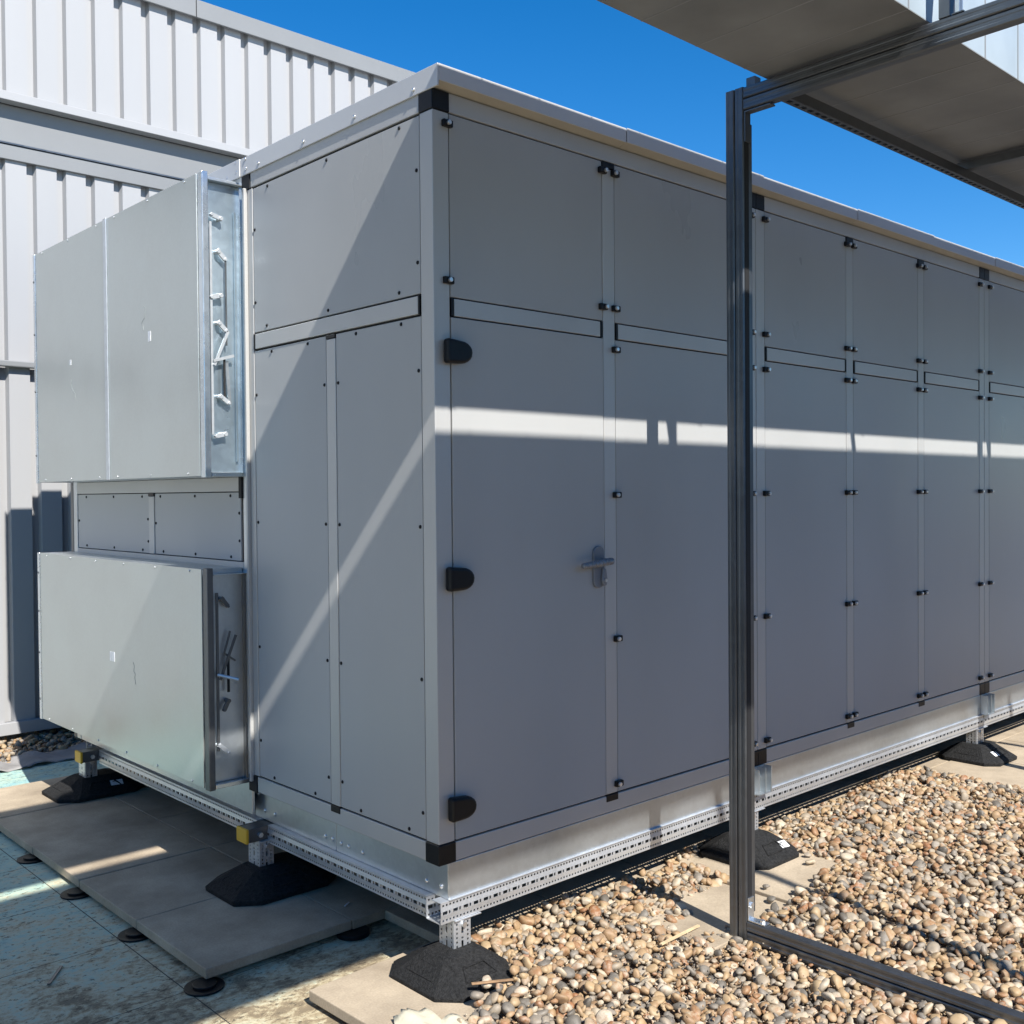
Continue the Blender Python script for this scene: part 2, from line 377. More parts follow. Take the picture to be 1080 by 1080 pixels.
for mi, (mx0, mx1, bs) in enumerate(modules):
    vis = mx0 < 5.5
    # bottom and top rails of each module
    a = .0745 if mi == 0 else mx0+.074
    MB().box(mx0+.0765, mx1-.0765, -.002, .0118, .375, ZB-.004).build('bottom_rail', 'alu', ahu, bevel=.003)
    MB().box(mx0+.0765, mx1-.0765, -.002, .0118, ZT+.0005, 3.2165).build('top_rail', 'alu', ahu, bevel=.003)
    if mi > 0: alu_y(mx0+.002, mx0+.075, ZB, 3.142)
    alu_y(mx1-.075, mx1-.002, ZB, 3.142)
    # corner blocks
    for (cx0, cx1) in ([(mx0+.0005, mx0+.076)] if mi > 0 else [])+[(mx1-.076, mx1-.0005)]:
        for (z0, z1) in ((.372, ZB-.002), (ZT-.002, 3.216)):
            MB().box(cx0, cx1, -.004, .0119, z0, z1).build('corner_block', 'black', ahu, bevel=.003)
    # bays
    for bi, (x0, x1) in enumerate(bs):
        if mi == 0 and bi == 0:
            panel_y(x0+.001, x1, 2.4695, 3.1405, 'upper_panel')
        else:
            panel_y(x0, x1, 2.4695, 3.1405, 'upper_panel')
            panel_y(x0, x1, ZB+.003, 2.3945, 'lower_panel')
        # mid rail with black end pieces
        mr = MB().box(x0+.016, x1-.016, -.003, .0112, 2.400, 2.464).build('mid_rail', 'alu', ahu, bevel=.002)
        for (e0, e1) in ((x0+.001, x0+.0135), (x1-.0135, x1-.001)):
            MB().box(e0, e1, -.005, .0112, 2.398, 2.466).build('end_piece', 'black', mr, bevel=.002)
        if bi < len(bs)-1:
            y1_ = bs[bi+1][0]
            alu_y(x1+.0035, y1_-.0035, ZB+.002, 3.115, 'mullion')
            MB().box(x1+.003, y1_-.003, -.004, .0112, 3.1185, 3.143).build('end_piece', 'black', ahu, bevel=.002)
            MB().box(x1+.003, y1_-.003, -.004, .0112, ZB-.030, ZB-.001).build('end_piece', 'black', ahu, bevel=.002)
    # latches (front modules only are close enough to show them; build all that fit)
    if mi == 0:
        for z in LZ[:2]: latch(.063, z, -.3); latch(.905, z, 1)
        for z in LZ: latch(.985, z, -1); latch(1.985, z, .8)
    elif mi <= 2:
        for bi, (x0, x1) in enumerate(bs):
            for z in LZ:
                latch(x0-.003, z, -1 if bi else 1)
                latch(x1+.003, z, 1)

# corner profile between the two visible faces
MB().prism([(-.0015, .0775-.003), (-.0015, -.0015), (.0735, -.0015), (.0735, .0118), (.0118, .0735)], 'z', ZB, 3.142).build('corner_post', 'alu', ahu, bevel=.003)
for (z0, z1) in ((.372, ZB-.002), (3.144, 3.216)):
    MB().prism([(-.005, .077), (-.005, -.005), (.077, -.005), (.077, .0119), (.0119, .077)], 'z', z0, z1).build('corner_block', 'black', ahu, bevel=.003)

# walk-in door with hinges and lever handle
door = MB().box(.0785, .9065, -.004, .0115, ZB+.003, 2.3945).build('door', 'panel', ahu, bevel=.003)
hz = None
for z in (2.265, 1.427, .576):
    h = MB(); k = 10
    prof = [(.034, -.045), (.034, .047)]
    for i in range(k+1):
        t = math.pi/2-math.pi*i/k
        prof.append((.099+.055*math.cos(t), .001+.040*math.sin(t)*(1.0) - (.004 if math.sin(t) < 0 else 0)))
    h.prism([(a_, z+b_) for a_, b_ in prof], 'y', -.042, -.0045)
    h.build('hinge', 'black', door, bevel=.012, seg=4, smooth=False)
hp = MB(); pts = []
for i in range(9):
    t = math.pi*i/8; pts.append((.862+.032*math.cos(t), 1.492+.026*math.sin(t)))
for i in range(9):
    t = math.pi+math.pi*i/8; pts.append((.862+.032*math.cos(t), 1.366+.026*math.sin(t)))
hp.prism(pts, 'y', -.016, -.004)
hpl = hp.build('handle_plate', 'handle', door, bevel=.003)
lv = MB(); lv.cyl((.879, -.016, 1.452), (.879, -.062, 1.452), .0135, 18)
lv.build('handle_spindle', 'handle', hpl, bevel=.002)
lv = MB()
for i in range(8):
    a_ = Vector((.890-.020*i, -.058+.0006*i*i*.2, 1.454-.0016*i)); b_ = Vector((.890-.020*(i+1), -.058+.0006*(i+1)**2*.2, 1.454-.0016*(i+1)))
    lv.cyl(a_, b_, .0155 - .0003*i, 16)
lv.dome((.890, -.058, 1.454), (1, 0, 0), .0155, .012, 16, 4); lv.dome((.730, -.0503, 1.4412), (-1, 0, 0), .0132, .008, 16, 4)
lv.build('lever', 'handle', hpl, smooth=True)
MB().prism([(.876, 1.425), (.892, 1.420), (.900, 1.372), (.893, 1.350), (.876, 1.350), (.868, 1.372)], 'y', -.030, -.016).build('lock_case', 'handle', hpl, bevel=.004)
MB().cyl((.885, -.0295, 1.372), (.885, -.034, 1.372), .0075, 14).build('key_cylinder', 'steel', hpl)

# end face (faces -x): first module y 0..1.405, second (damper) module 1.415..3.6
def screws(parent, pts, facing='x', r=.0078, m='black', at=-.0):
    first = None
    for (a_, z) in pts:
        loc = (at, a_, z) if facing == 'x' else (a_, at, z)
        if first is None:
            b = MB().dome((0, 0, 0), (-1, 0, 0) if facing == 'x' else (0, -1, 0), r, r*.7, 10, 3)
            first = b.build('screw', m, parent, smooth=True); put(first, loc, parent)
        else: clone(first, loc, parent)
E_ = [(.0785, 1.312)]
pu = panel_x(.0785, 1.312, 2.484, 3.138, 'upper_panel')
screws(pu, [(.20, 3.122), (.70, 3.122), (1.18, 3.122), (.096, 2.94), (.094, 2.60), (.21, 2.505), (.70, 2.505), (1.20, 2.505), (1.298, 2.95), (1.298, 2.62)])
pn = panel_x(.0785, .645, ZB+.003, 2.400, 'lower_panel')
screws(pn, [(.20, 2.385), (.50, 2.385), (.094, 2.20), (.094, 1.62), (.094, 1.05), (.094, .55), (.18, .47), (.5, .47), (.632, 2.2), (.632, 1.62), (.632, 1.05), (.632, .56)])
pf_ = panel_x(.720, 1.312, ZB+.003, 2.400, 'lower_panel')
screws(pf_, [(.86, 2.385), (1.16, 2.385), (.734, 2.2), (.734, 1.62), (.734, 1.05), (.734, .56), (.84, .47), (1.18, .47), (1.298, 2.2), (1.298, 1.62), (1.298, 1.05), (1.298, .62)])
MB().box(-.0015, .0118, .649, .716, ZB+.002, 2.385).build('mullion', 'alu', ahu, bevel=.003)
for (z0, z1) in ((2.387, 2.402), (ZB-.028, ZB-.0)):
    MB().box(-.004, .0112, .648, .717, z0, z1).build('end_piece', 'black', ahu, bevel=.002)
mr = MB().box(-.004, .0112, .092, 1.300, 2.409, 2.476).build('mid_rail', 'alu', ahu, bevel=.002)
for (e0, e1) in ((.0795, .089), (1.303, 1.312)):
    MB().box(-.006, .0112, e0, e1, 2.407, 2.478).build('end_piece', 'black', mr, bevel=.002)
MB().box(-.002, .0118, .0785, 1.33, .375, ZB-.004).build('bottom_rail', 'alu', ahu, bevel=.003)
MB().box(-.002, .0118, .0785, 1.33, ZT+.002, 3.222).build('top_rail', 'alu', ahu, bevel=.003)
MB().box(-.002, .0118, 1.3155, 1.360, ZB, 3.142).build('frame_post', 'alu', ahu, bevel=.003)
MB().box(-.018, .0118, 1.3625, 1.378, ZB-.03, 3.15).build('frame_flange', 'alu', ahu, bevel=.002)
for (z0, z1) in ((.372, ZB-.002), (3.144, 3.212)):
    MB().box(-.006, .0119, 1.3325, 1.405, z0, z1).build('corner_block', 'gasket', ahu, bevel=.002)
# damper module frame: posts, middle infill panels
for (y0, y1) in ((1.382, 1.43), (3.50, 3.56)):
    MB().box(-.004, .0118, y0, y1, .26, 3.24).build('frame_post', 'galv', ahu, bevel=.003)
MB().box(-.006, .0118, 3.562, 3.602, .26, 3.26).build('corner_post', 'gantry', ahu, bevel=.003)
MB().box(-.0045, .0118, 1.46, 3.498, 1.762, 1.83).build('top_rail', 'alu', ahu, bevel=.003)
MB().box(-.0045, .0118, 1.433, 3.498, 1.40, 1.432).build('bottom_rail', 'alu', ahu, bevel=.003)
MB().box(-.0045, .0118, 2.405, 2.47, 1.435, 1.742).build('mullion', 'alu', ahu, bevel=.003)
MB().box(-.006, .0116, 2.404, 2.471, 1.7435, 1.7605).build('end_piece', 'black', ahu)
MB().box(-.012, .0119, 1.432, 1.458, 1.73, 1.83).build('corner_block', 'gasket', ahu)
ip = panel_x(1.462, 2.400, 1.436, 1.758, 'infill_panel')
screws(ip, [(1.56, 1.742), (1.93, 1.742), (2.33, 1.742), (1.475, 1.66), (1.475, 1.53), (1.56, 1.452), (1.93, 1.452), (2.30, 1.452), (2.388, 1.6)])
ip = panel_x(2.475, 3.495, 1.436, 1.758, 'infill_panel')
screws(ip, [(2.56, 1.742), (2.95, 1.742), (3.36, 1.742), (3.478, 1.6), (2.56, 1.452), (2.95, 1.452), (3.36, 1.452), (2.488, 1.62), (2.488, 1.50)])
# blanking behind the dampers (module wall)
MB().box(-.001, .0117, 1.433, 3.498, 1.8315, 3.24).build('module_wall', 'galv', ahu)
MB().box(-.001, .0117, 1.433, 3.498, .26, 1.398).build('module_wall', 'galv', ahu)

# base skirt (galvanised), with outward lip
for (x0, x1) in [(0, 2.033)]+[(m_[0]+.002, m_[1]-.002) for m_ in modules[1:]]:
    sk = MB().box(x0+(.046 if x0 == 0 else .002), x1, -.0005, .0115, .237, .3725).build('base_skirt', 'galv', ahu, bevel=.002)
    MB().box(x0+.04, x1, -.012, -.001, .2365, .2395).build('skirt_lip', 'strut', sk)
sk = MB().box(.040, .046, -.0005, .743, .237, .373).build('base_skirt', 'galv', ahu, bevel=.0015)
screws(sk, [(.127, .276), (.039, .278), (.55, .279), (.652, .279), (.706, .279), (.041, .362), (.133, .362), (.294, .362), (.553, .362), (.704, .362)], r=.010, m='steel', at=.0395)
sk = MB().box(.040, .046, .746, 1.43, .237, .373).build('base_skirt', 'galv', ahu, bevel=.0015)
screws(sk, [(.771, .283), (.827, .281), (1.25, .282), (1.339, .280), (.838, .362), (1.25, .362), (1.40, .347)], r=.010, m='steel', at=.0395)
MB().box(.040, .046, 1.433, 3.498, .237, .259).build('base_skirt', 'galv', ahu)
# joint brackets on the skirt
for bx in (2.035, 4.68, 7.325):
    bk = MB(); bk.box(bx-.062, bx-.058, -.05, -.001, .242, .372); bk.box(bx-.058, bx-.004, -.006, -.001, .242, .372)
    bk.box(bx-.004, bx, -.05, -.001, .242, .372); bk.box(bx+.045, bx+.049, -.05, -.001, .242, .372); bk.box(bx, bx+.045, -.006, -.001, .242, .372)
    bk.box(bx-.062, bx+.049, -.05, -.006, .2412, .2455)
    bo = bk.build('joint_bracket', 'galv', ahu, bevel=.001)
    for dx in (-.031, .023):
        MB().cyl((bx+dx, -.006, .315), (bx+dx, -.014, .315), .011, 6).build('bolt', 'steel', bo)

# roof cap: tall fascia flush on the end, shallow overhanging fascia on the long side
MB().box(-.010, -.0025, -.045, 1.405, 3.212, 3.292).build('cap_fascia', 'cap', ahu, bevel=.002)
MB().box(-.014, -.0025, 1.408, 3.62, 3.212, 3.294).build('cap_fascia', 'cap', ahu, bevel=.002)
cs = ahu
screws(cs, [(.096, 3.234), (.479, 3.238), (.859, 3.236), (1.238, 3.235), (1.359, 3.282), (1.353, 3.238), (1.444, 3.284), (1.438, 3.24), (1.528, 3.234)], r=.0085, m='steel', at=-.0105)
xs = [-.0025, 1.02, 2.04, 2.95, 3.86, 4.75, 5.65, 6.55, 7.45, 8.35, 9.25, XE2]
for i in range(len(xs)-1):
    d = .0035*(i % 2)
    cp = MB().box(xs[i]+.001, xs[i+1]-.001, -.045-d, -.041-d, 3.232, 3.292+d*.6)
    co = cp.build('cap_fascia', 'cap', ahu, bevel=.0015)
    MB().prism([(-.0405, 3.236), (-.0405, 3.240), (.010, 3.221), (.010, 3.2175)], 'x', xs[i]+.001, xs[i+1]-.001).build('soffit_strip', 'soffit', co)
rt = MB().box(-.0025, XE2, -.040, 3.62, 3.2815, 3.290).build('roof_sheet', 'cap', ahu)

# ---- dampers on the end face
def damper(z0, z1, splits, yl, name='damper', fm='galv_bright', wm='web'):
    """shallow box with open side channel; plates close its face"""
    X = -.20
    b = MB()
    b.box(X+.004, -.002, yl+.045, 3.575, z0+.03, z1-.03)      # body core
    o = b.build(name, 'galv', ahu)
    # casing flanges: side channel web sits at yl+.04, open towards -y
    MB().box(-.176, -.012, yl+.036, yl+.040, z0+.022, z1-.032).build('side_web', wm, o)
    MB().box(X-.002, -.172, yl, yl+.044, z0-.004, z1+.004).build('side_flange', fm, o, bevel=.003)
    MB().box(-.012, -.001, yl+.012, yl+.044, z0, z1-.03).build('side_flange', fm, o, bevel=.002)
    MB().box(-.1705, -.0015, yl+.002, yl+.044, z0, z0+.020).build('bottom_flange', 'galv_bright', o, bevel=.002)
    MB().box(-.1705, -.0015, yl-.001, yl+.044, z1-.030, z1-.026).build('top_flange', 'galv', o)
    MB().box(X, -.003, yl+.045, 3.58, z1-.029, z1-.002).build('top_flange', 'galv', o, bevel=.002)
    MB().box(X, -.003, yl+.045, 3.58, z0+.002, z0+.029).build('bottom_flange', 'galv', o, bevel=.002)
    ys = [yl+.046]+splits+[3.565]
    for i in range(len(ys)-1):
        pl = MB().box(X-.006-.0, X+.0035, ys[i]+.003, ys[i+1]-.003, z0+.003, z1-.001).build('cover_plate', 'galv_plate', o, bevel=.0015)
        yy = [ys[i]+.12+(ys[i+1]-ys[i]-.24)*t for t in (0, .5, 1)] if ys[i+1]-ys[i] < 1.3 else [ys[i]+.12+(ys[i+1]-ys[i]-.24)*t for t in (0, .2, .4, .6, .8, 1)]
        screws(pl, [(y_, z1-.014) for y_ in yy]+[(y_, z0+.016) for y_ in yy], r=.0065, m='steel', at=X-.0065)
    for sp in splits:
        MB().box(X-.012, X-.0065, sp-.022, sp+.018, z0+.001, z1+.003).build('joint_strip', 'rod', o, bevel=.002)
    MB().box(X-.010, X+.002, 3.5665, 3.600, z0-.003, z1).build('edge_strip', 'galv_bright', o, bevel=.003)
    screws(o, [(3.583, z0+(z1-z0)*t) for t in (.12, .4, .65, .88)], r=.007, m='gantry', at=X-.0105)
    return o
YL = 1.405
M['scuff'] = mat('dark_scuff', (.34, .36, .35), .6)
du = damper(1.83, 3.20, [2.50], YL)
dl = damper(.405, 1.41, [], YL, fm='gantry', wm='galv')  # dark flange metal stands in for shading on the lower box
def crank(par, x, z, ang, L=.042, y=YL+.036, m='rod'):
    b = MB(); d = Vector((math.cos(ang), 0, math.sin(ang)))
    p = Vector((x, y, z)); q = p+d*L
    b.bar(p+Vector((0, -.026, 0))-d*.008, q+Vector((0, -.026, 0)),   .020, .010, up=(0, 1, 0))
    b.cyl(p, p+Vector((0, -.036, 0)), .010, 12); b.cyl(q+Vector((0, -.015, 0)), q+Vector((0, -.035, 0)), .007, 10)
    return b.build('crank_arm', m, par, bevel=.001)
def rod(par, pts, w=.010, y=YL+.012, m='rod', name='link_rod'):
    b = MB()
    for i in range(len(pts)-1): b.bar((pts[i][0], y, pts[i][1]), (pts[i+1][0], y, pts[i+1][1]), w, .006, up=(0, 1, 0))
    return b.build(name, m, par)
# upper linkage
for (x, z, a) in ((-.108, 3.005, math.pi*.92), (-.122, 2.855, -.75), (-.112, 2.655, math.pi*1.08), (-.122, 2.53, -.75), (-.118, 2.195, -.6), (-.098, 2.025, math.pi*1.08)):
    crank(du, x, z, a, .048)
rod(du, [(-.158, 2.985), (-.158, 2.02)], .011)
rod(du, [(-.170, 2.985), (-.170, 2.02)], .007, YL+.02, 'gasket', 'link_dark_strip')  # black strip alongside the long link rod
rod(du, [(-.030, 3.05), (-.030, 1.90)], .010, YL+.026, 'web', 'edge_fold')
rod(du, [(-.086, 2.815), (-.086, 2.43)], .007, YL+.010, 'gantry')
rod(du, [(-.080, 2.495), (-.150, 2.335)], .013, YL+.004)
rod(du, [(-.155, 2.355), (-.055, 2.385)], .013, YL+.0)
rod(du, [(-.098, 2.37), (-.098, 2.17)], .009, YL+.010, 'gasket')
rod(du, [(-.085, 2.36), (-.070, 2.16)], .016, YL+.016, 'galv', 'link_plate')
# lower linkage
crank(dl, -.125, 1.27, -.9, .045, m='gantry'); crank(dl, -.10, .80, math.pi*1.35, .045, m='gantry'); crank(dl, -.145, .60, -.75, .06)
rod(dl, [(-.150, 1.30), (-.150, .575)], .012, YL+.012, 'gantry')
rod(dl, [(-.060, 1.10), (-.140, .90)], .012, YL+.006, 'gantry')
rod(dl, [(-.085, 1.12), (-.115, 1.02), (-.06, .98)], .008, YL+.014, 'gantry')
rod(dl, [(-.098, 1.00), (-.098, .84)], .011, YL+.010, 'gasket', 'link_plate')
b = MB(); b.cyl((-.150, YL+.01, .925), (-.085, YL-.065, .905), .0075, 12); b.build('crank_pin', 'rod', dl)
# small stickers and marker scuffs on the plates
MB().box(-.2075, -.2062, 2.455, 2.515, .875, .925).build('sticker', 'sticker', dl)
MB().box(-.2079, -.20755, 2.483, 2.488, .875, .925).build('sticker_gap', 'galv_plate', dl)
MB().box(-.2075, -.2062, 3.008, 3.030, 2.485, 2.515).build('sticker', 'sticker', du)
MB().box(-.2075, -.2062, 1.955, 1.985, 2.50, 2.55).build('sticker', 'sticker', du)

for (yy, zz, par) in ((3.01, 2.40, du), (2.03, 2.68, du), (2.22, .90, dl)):
    b = MB(); y_, z_ = yy, zz
    for k in range(7):
        y2 = y_+random.uniform(-.022, .022); z2 = z_-random.uniform(.008, .03)
        b.bar((-.2065, y_, z_), (-.2065, y2, z2), .0022, .0008, up=(1, 0, 0)); y_, z_ = y2, z2
    b.build('scuff_mark', 'scuff', par)
# ------------------------------------------------------------------ perforated support frame
frame = empty('support_frame', (0, 0, 0)); frame.location = (0, 0, .155)
tag(frame, 'galvanised perforated channel frame with short legs carrying the air handling unit', 'support frame')
z0, z1 = .155, .2355
rowsV = [(0, .0085, 'solid'), (.0085, .0165, 'small'), (.0165, .034, 'solid'), (.034, .047, 'slot'), (.047, .064, 'solid'), (.064, .072, 'small'), (.072, .0805, 'solid')]
def strut_x(y, xa, xb, face=-1, name='perforated_channel'):
    b = MB(); yf = y; d = .052*(-face)
    perf(b, xa, xb, lambda u, v: (u, yf+(.0025*face if .021 < v < .061 else 0), z0+v), rowsV)
    b.quad((xa, yf, z1-.001), (xb, yf, z1-.001), (xb, yf+d, z1-.001), (xa, yf+d, z1-.001))
    b.quad((xa, yf, z0+.001), (xb, yf, z0+.001), (xb, yf+d*.5, z0+.001), (xa, yf+d*.5, z0+.001))
    for xe in (xa, xb-.07):      # closed U at the ends
        perf(b, xe, xe+.07, lambda u, v: (u, yf+.085, z0+v), rowsV)
        b.quad((xe, yf+d*.5, z0+.001), (xe+.07, yf+d*.5, z0+.001), (xe+.07, yf+.085, z0+.001), (xe, yf+.085, z0+.001))
    return b.build(name, 'strut', frame, solid=.0028)
def strut_y(x, ya, yb, name='perforated_channel'):
    b = MB()
    perf(b, ya, yb, lambda u, v: (x-(.0025 if .021 < v < .061 else 0), u, z0+v), rowsV)
    b.quad((x, ya, z1-.001), (x, yb, z1-.001), (x+.034, yb, z1-.001), (x+.034, ya, z1-.001))
    b.quad((x, ya, z0+.001), (x, yb, z0+.001), (x+.034, yb, z0+.001), (x+.034, ya, z0+.001))
    b.quad((x+.034, ya, z1-.001), (x+.034, yb, z1-.001), (x+.034, yb, z1-.02), (x+.034, ya, z1-.02))
    return b.build(name, 'strut', frame, solid=.0028)
strut_x(-.004, .0, 4.655); strut_x(-.004, 4.665, 9.9)
strut_x(1.30, .06, 9.9); strut_x(2.4, .06, 9.9); strut_x(3.5, .06, 9.9)
strut_y(.010, .088, 1.262); strut_y(.010, 1.362, 3.245)
for y in (1.265, 3.25):        # transverse ends with yellow caps
    b = MB().box(-.085, .25, y, y+.004, .172, .2345); b.box(-.085, .25, y+.086, y+.090, .172, .2345)
    b.box(-.085, .25, y+.004, y+.086, .172, .176); b.box(-.085, .25, y+.004, y+.086, .230, .234)
    b.build('cross_channel', 'gantry', frame, bevel=.001)
    MB().box(-.100, -.0855, y-.002, y+.092, .168, .2355).build('end_cap', 'yellow', frame, bevel=.005)
    for dy in (-.012,):
        MB().cyl((-.03, y+dy+.012, .20), (-.03, y+dy, .20), .012, 6).build('bolt', 'steel', frame)
def leg(cx, cy, w=.10, d=.07, zt=None):
    zt = zt or z0-.001
    b = MB(); x0, x1, y0, y1, zb = cx-w/2, cx+w/2, cy-d/2, cy+d/2, .038
    H = zt-zb
    def cols(a, c):   # vertical perforated: rows across, u vertical
        wd = c-a
        return [(0, .010, 'solid'), (.010, .0175, 'small'), (.0175, wd/2-.005, 'solid'), (wd/2-.005, wd/2+.005, 'slot'), (wd/2+.005, wd-.0175, 'solid'), (wd-.0175, wd-.010, 'small'), (wd-.010, wd, 'solid')]
    perf(b, zb, zt, lambda u, v: (x0+v, y0, u), cols(x0, x1)); perf(b, zb, zt, lambda u, v: (x0, y0+v, u), cols(y0, y1))
    perf(b, zb, zt, lambda u, v: (x1, y0+v, u), cols(y0, y1)); b.quad((x0, y1, zb), (x1, y1, zb), (x1, y1, zt), (x0, y1, zt))
    o = b.build('leg', 'strut', frame, solid=.0028)
    p = MB().box(x0-.0, x1+.045, y0-.012, y1+.02, zt-.004, zt-.0005).build('head_plate', 'strut', o)
    MB().cyl((cx+.005, y0-.002, zb+H*.78), (cx+.005, y0-.011, zb+H*.78), .011, 14).build('bolt', 'steel', o)
    return o
leg(.105, .041, .08, .085); leg(1.985, .034); leg(4.61, .034); leg(7.3, .034)
leg(.0, 1.31, .07, .10, .171); leg(.0, 3.40, .07, .10, .171)

# ------------------------------------------------------------------ rubber feet
def foot_mesh():
    bm = MB(); H = .105
    def octa(hx, hy, c, z): return [(hx-c, -hy, z), (hx, -hy+c, z), (hx, hy-c, z), (hx-c, hy, z), (-hx+c, hy, z), (-hx, hy-c, z), (-hx, -hy+c, z), (-hx+c, -hy, z)]
    rings = [octa(.205, .205, .075, 0), octa(.207, .207, .076, .022), octa(.192, .192, .072, .034), octa(.100, .085, .022, H-.006), octa(.090, .075, .02, H)]
    n = 0
    for r_ in rings: bm.v += r_
    for i in range(len(rings)-1):
        for k in range(8):
            j = (k+1) % 8; bm.f.append((i*8+k, i*8+j, (i+1)*8+j, (i+1)*8+k))
    bm.f.append(tuple(range(8))[::-1]); bm.f.append(tuple(32+k for k in range(8)))
    return bm
def add_foot(loc, label, sticker, sx_=1.0):
    r_ = empty('rubber_foot', loc); tag(r_, label, 'rubber foot', 'black rubber feet under the support frame')
    o = foot_mesh().build('foot_block', 'rubber', r_, bevel=.004); put(o, loc, r_)
    # moulded recess frames on the four big slopes
    for s in (0, 1, 2, 3):
        b = MB(); A = []
        for (t, wv) in ((.25, .075), (.72, .050)):
            off = .192+(.092-.192)*t; zz = .034+(.099-.034)*t
            A.append((off, wv, zz))
        for (p, q) in (((A[0][0], -A[0][1], A[0][2]), (A[0][0], A[0][1], A[0][2])), ((A[1][0], -A[1][1], A[1][2]), (A[1][0], A[1][1], A[1][2])),
                       ((A[0][0], -A[0][1], A[0][2]), (A[1][0], -A[1][1], A[1][2])), ((A[0][0], A[0][1], A[0][2]), (A[1][0], A[1][1], A[1][2]))):
            c_, s_ = math.cos(s*math.pi/2), math.sin(s*math.pi/2)
            P = (p[0]*c_-p[1]*s_, p[0]*s_+p[1]*c_, p[2]+.001); Q = (q[0]*c_-q[1]*s_, q[0]*s_+q[1]*c_, q[2]+.001)
            b.bar(P, Q, .009, .004)
        m_ = b.build('moulded_rib', 'rubber', r_, bevel=.001); put(m_, loc, r_)
    if sticker:
        # sticker lies on the -y slope
        b = MB(); sx = sticker
        sl_ = (.099-.034)/(.192-.080)
        def pt(u, t):
            return (u, -(.192-t), .034+sl_*t+.0025)
        q = [pt(sx-.030, .030), pt(sx+.026, .026), pt(sx+.030, .062), pt(sx-.026, .066)]
        n_ = Vector((0, -sl_, 1)).normalized()*.002
        b.v += q+[tuple(Vector(x)+n_) for x in q]; b.f += [(0, 3, 2, 1), (4, 5, 6, 7), (0, 1, 5, 4), (1, 2, 6, 5), (2, 3, 7, 6), (3, 0, 4, 7)]
        st = b.build('sticker', 'sticker', r_); put(st, loc, r_)
        b = MB(); q = [pt(sx-.018, .052), pt(sx+.002, .050), pt(sx+.004, .058), pt(sx-.016, .060)]
        q = [tuple(Vector(x)+n_*1.3) for x in q]; b.v += q; b.f.append((0, 1, 2, 3)); pr = b.build('sticker_print', 'trim', r_); put(pr, loc, r_)
    for c_ in children(r_):
        c_.scale.x = sx_
    return r_
FZ = -.05
add_foot((.072, .015, FZ-.008), 'dusty black rubber foot under the near corner leg, pebbles against it', None, .94)
add_foot((.045, 1.29, FZ), 'black rubber foot on the grey slabs under the second yellow end cap', None, 1.30)
add_foot((.045, 3.42, FZ), 'black rubber foot farthest left, on the slabs below the far yellow end cap', .06, 1.30)
add_foot((1.95, .0, FZ), 'black rubber foot with white sticker, half hidden behind the gantry post', .085)
add_foot((4.62, .02, FZ), 'black rubber foot with white sticker at the far right end', -.075)
add_foot((7.3, .02, FZ), 'black rubber foot beyond the right edge of the photo', None)

# ------------------------------------------------------------------ paving slabs
slab_n = 0
def slab(x0, x1, y0, y1, zt, label, t=.04, rot=0., group=None):
    cx, cy = (x0+x1)/2, (y0+y1)/2; hx, hy = (x1-x0)/2-.003, (y1-y0)/2-.003
    b = MB().box(-hx, hx, -hy, hy, -t, 0)
    o = b.build('concrete_slab', 'concrete', None, bevel=.004)
    o.location = (cx, cy, zt); o.rotation_euler = (0, 0, rot)
    tag(o, label, 'paving slab', group); return o
ord_ = ['nearest', 'second nearest', 'third nearest', 'fourth nearest', 'farthest']
xs_ = [-.59, .075, .74]
for k in range(5):
    ya = .68+.64*k
    slab(xs_[0], xs_[1], ya, ya+.64, -.05+random.uniform(-.002, .002), f'{ord_[k]} slab along the outer left edge of the raised platform', group='slabs of the raised platform', rot=random.uniform(-.003, .003))
    slab(xs_[1], xs_[2], ya, ya+.64, -.05+random.uniform(-.002, .002), f'{ord_[k]} slab of the inner platform row, in the dark under the unit', group='slabs of the raised platform', rot=random.uniform(-.003, .003))
slab(-.385, .215, -.32, .285, -.05, 'cream sunlit slab under the near corner foot, cut by a shadow', rot=.03)
slab(.95, 1.55, -.53, -.01, -.053, 'sunlit slab left of the gantry post, its far side covered by pebbles', rot=.01)
slab(1.565, 2.20, -.50, .115, -.046, 'sunlit slab with loose pebbles under the foot behind the gantry post', rot=-.01)
xx = .24; k = 0
under = ['beside the corner foot', 'second along from the corner foot', 'third along from the corner foot', 'just before the middle foot', 'just past the middle foot', 'two past the middle foot', 'between middle and far foot', 'just before the far foot', 'behind the far foot', 'beyond the far foot']
while k < 10:
    y0_ = .12
    slab(xx, xx+.6, y0_, y0_+.6, -.055, f'slab in the shade under the long side, {under[k]}', group='slabs under the long side of the unit')
    xx += .6; k += 1
slab(4.05, 4.65, -.56, .115, -.05, 'sunlit slab under the far right foot, nearer half', rot=.0)
slab(4.655, 5.255, -.56, .115, -.05, 'sunlit slab right of the far right foot, crossed by shadow lines')
slab(5.26, 5.86, -.56, .115, -.05, 'sunlit slab at the right edge of the photo')
slab(5.865, 6.465, -.56, .115, -.05, 'sunlit slab past the right edge of the photo')
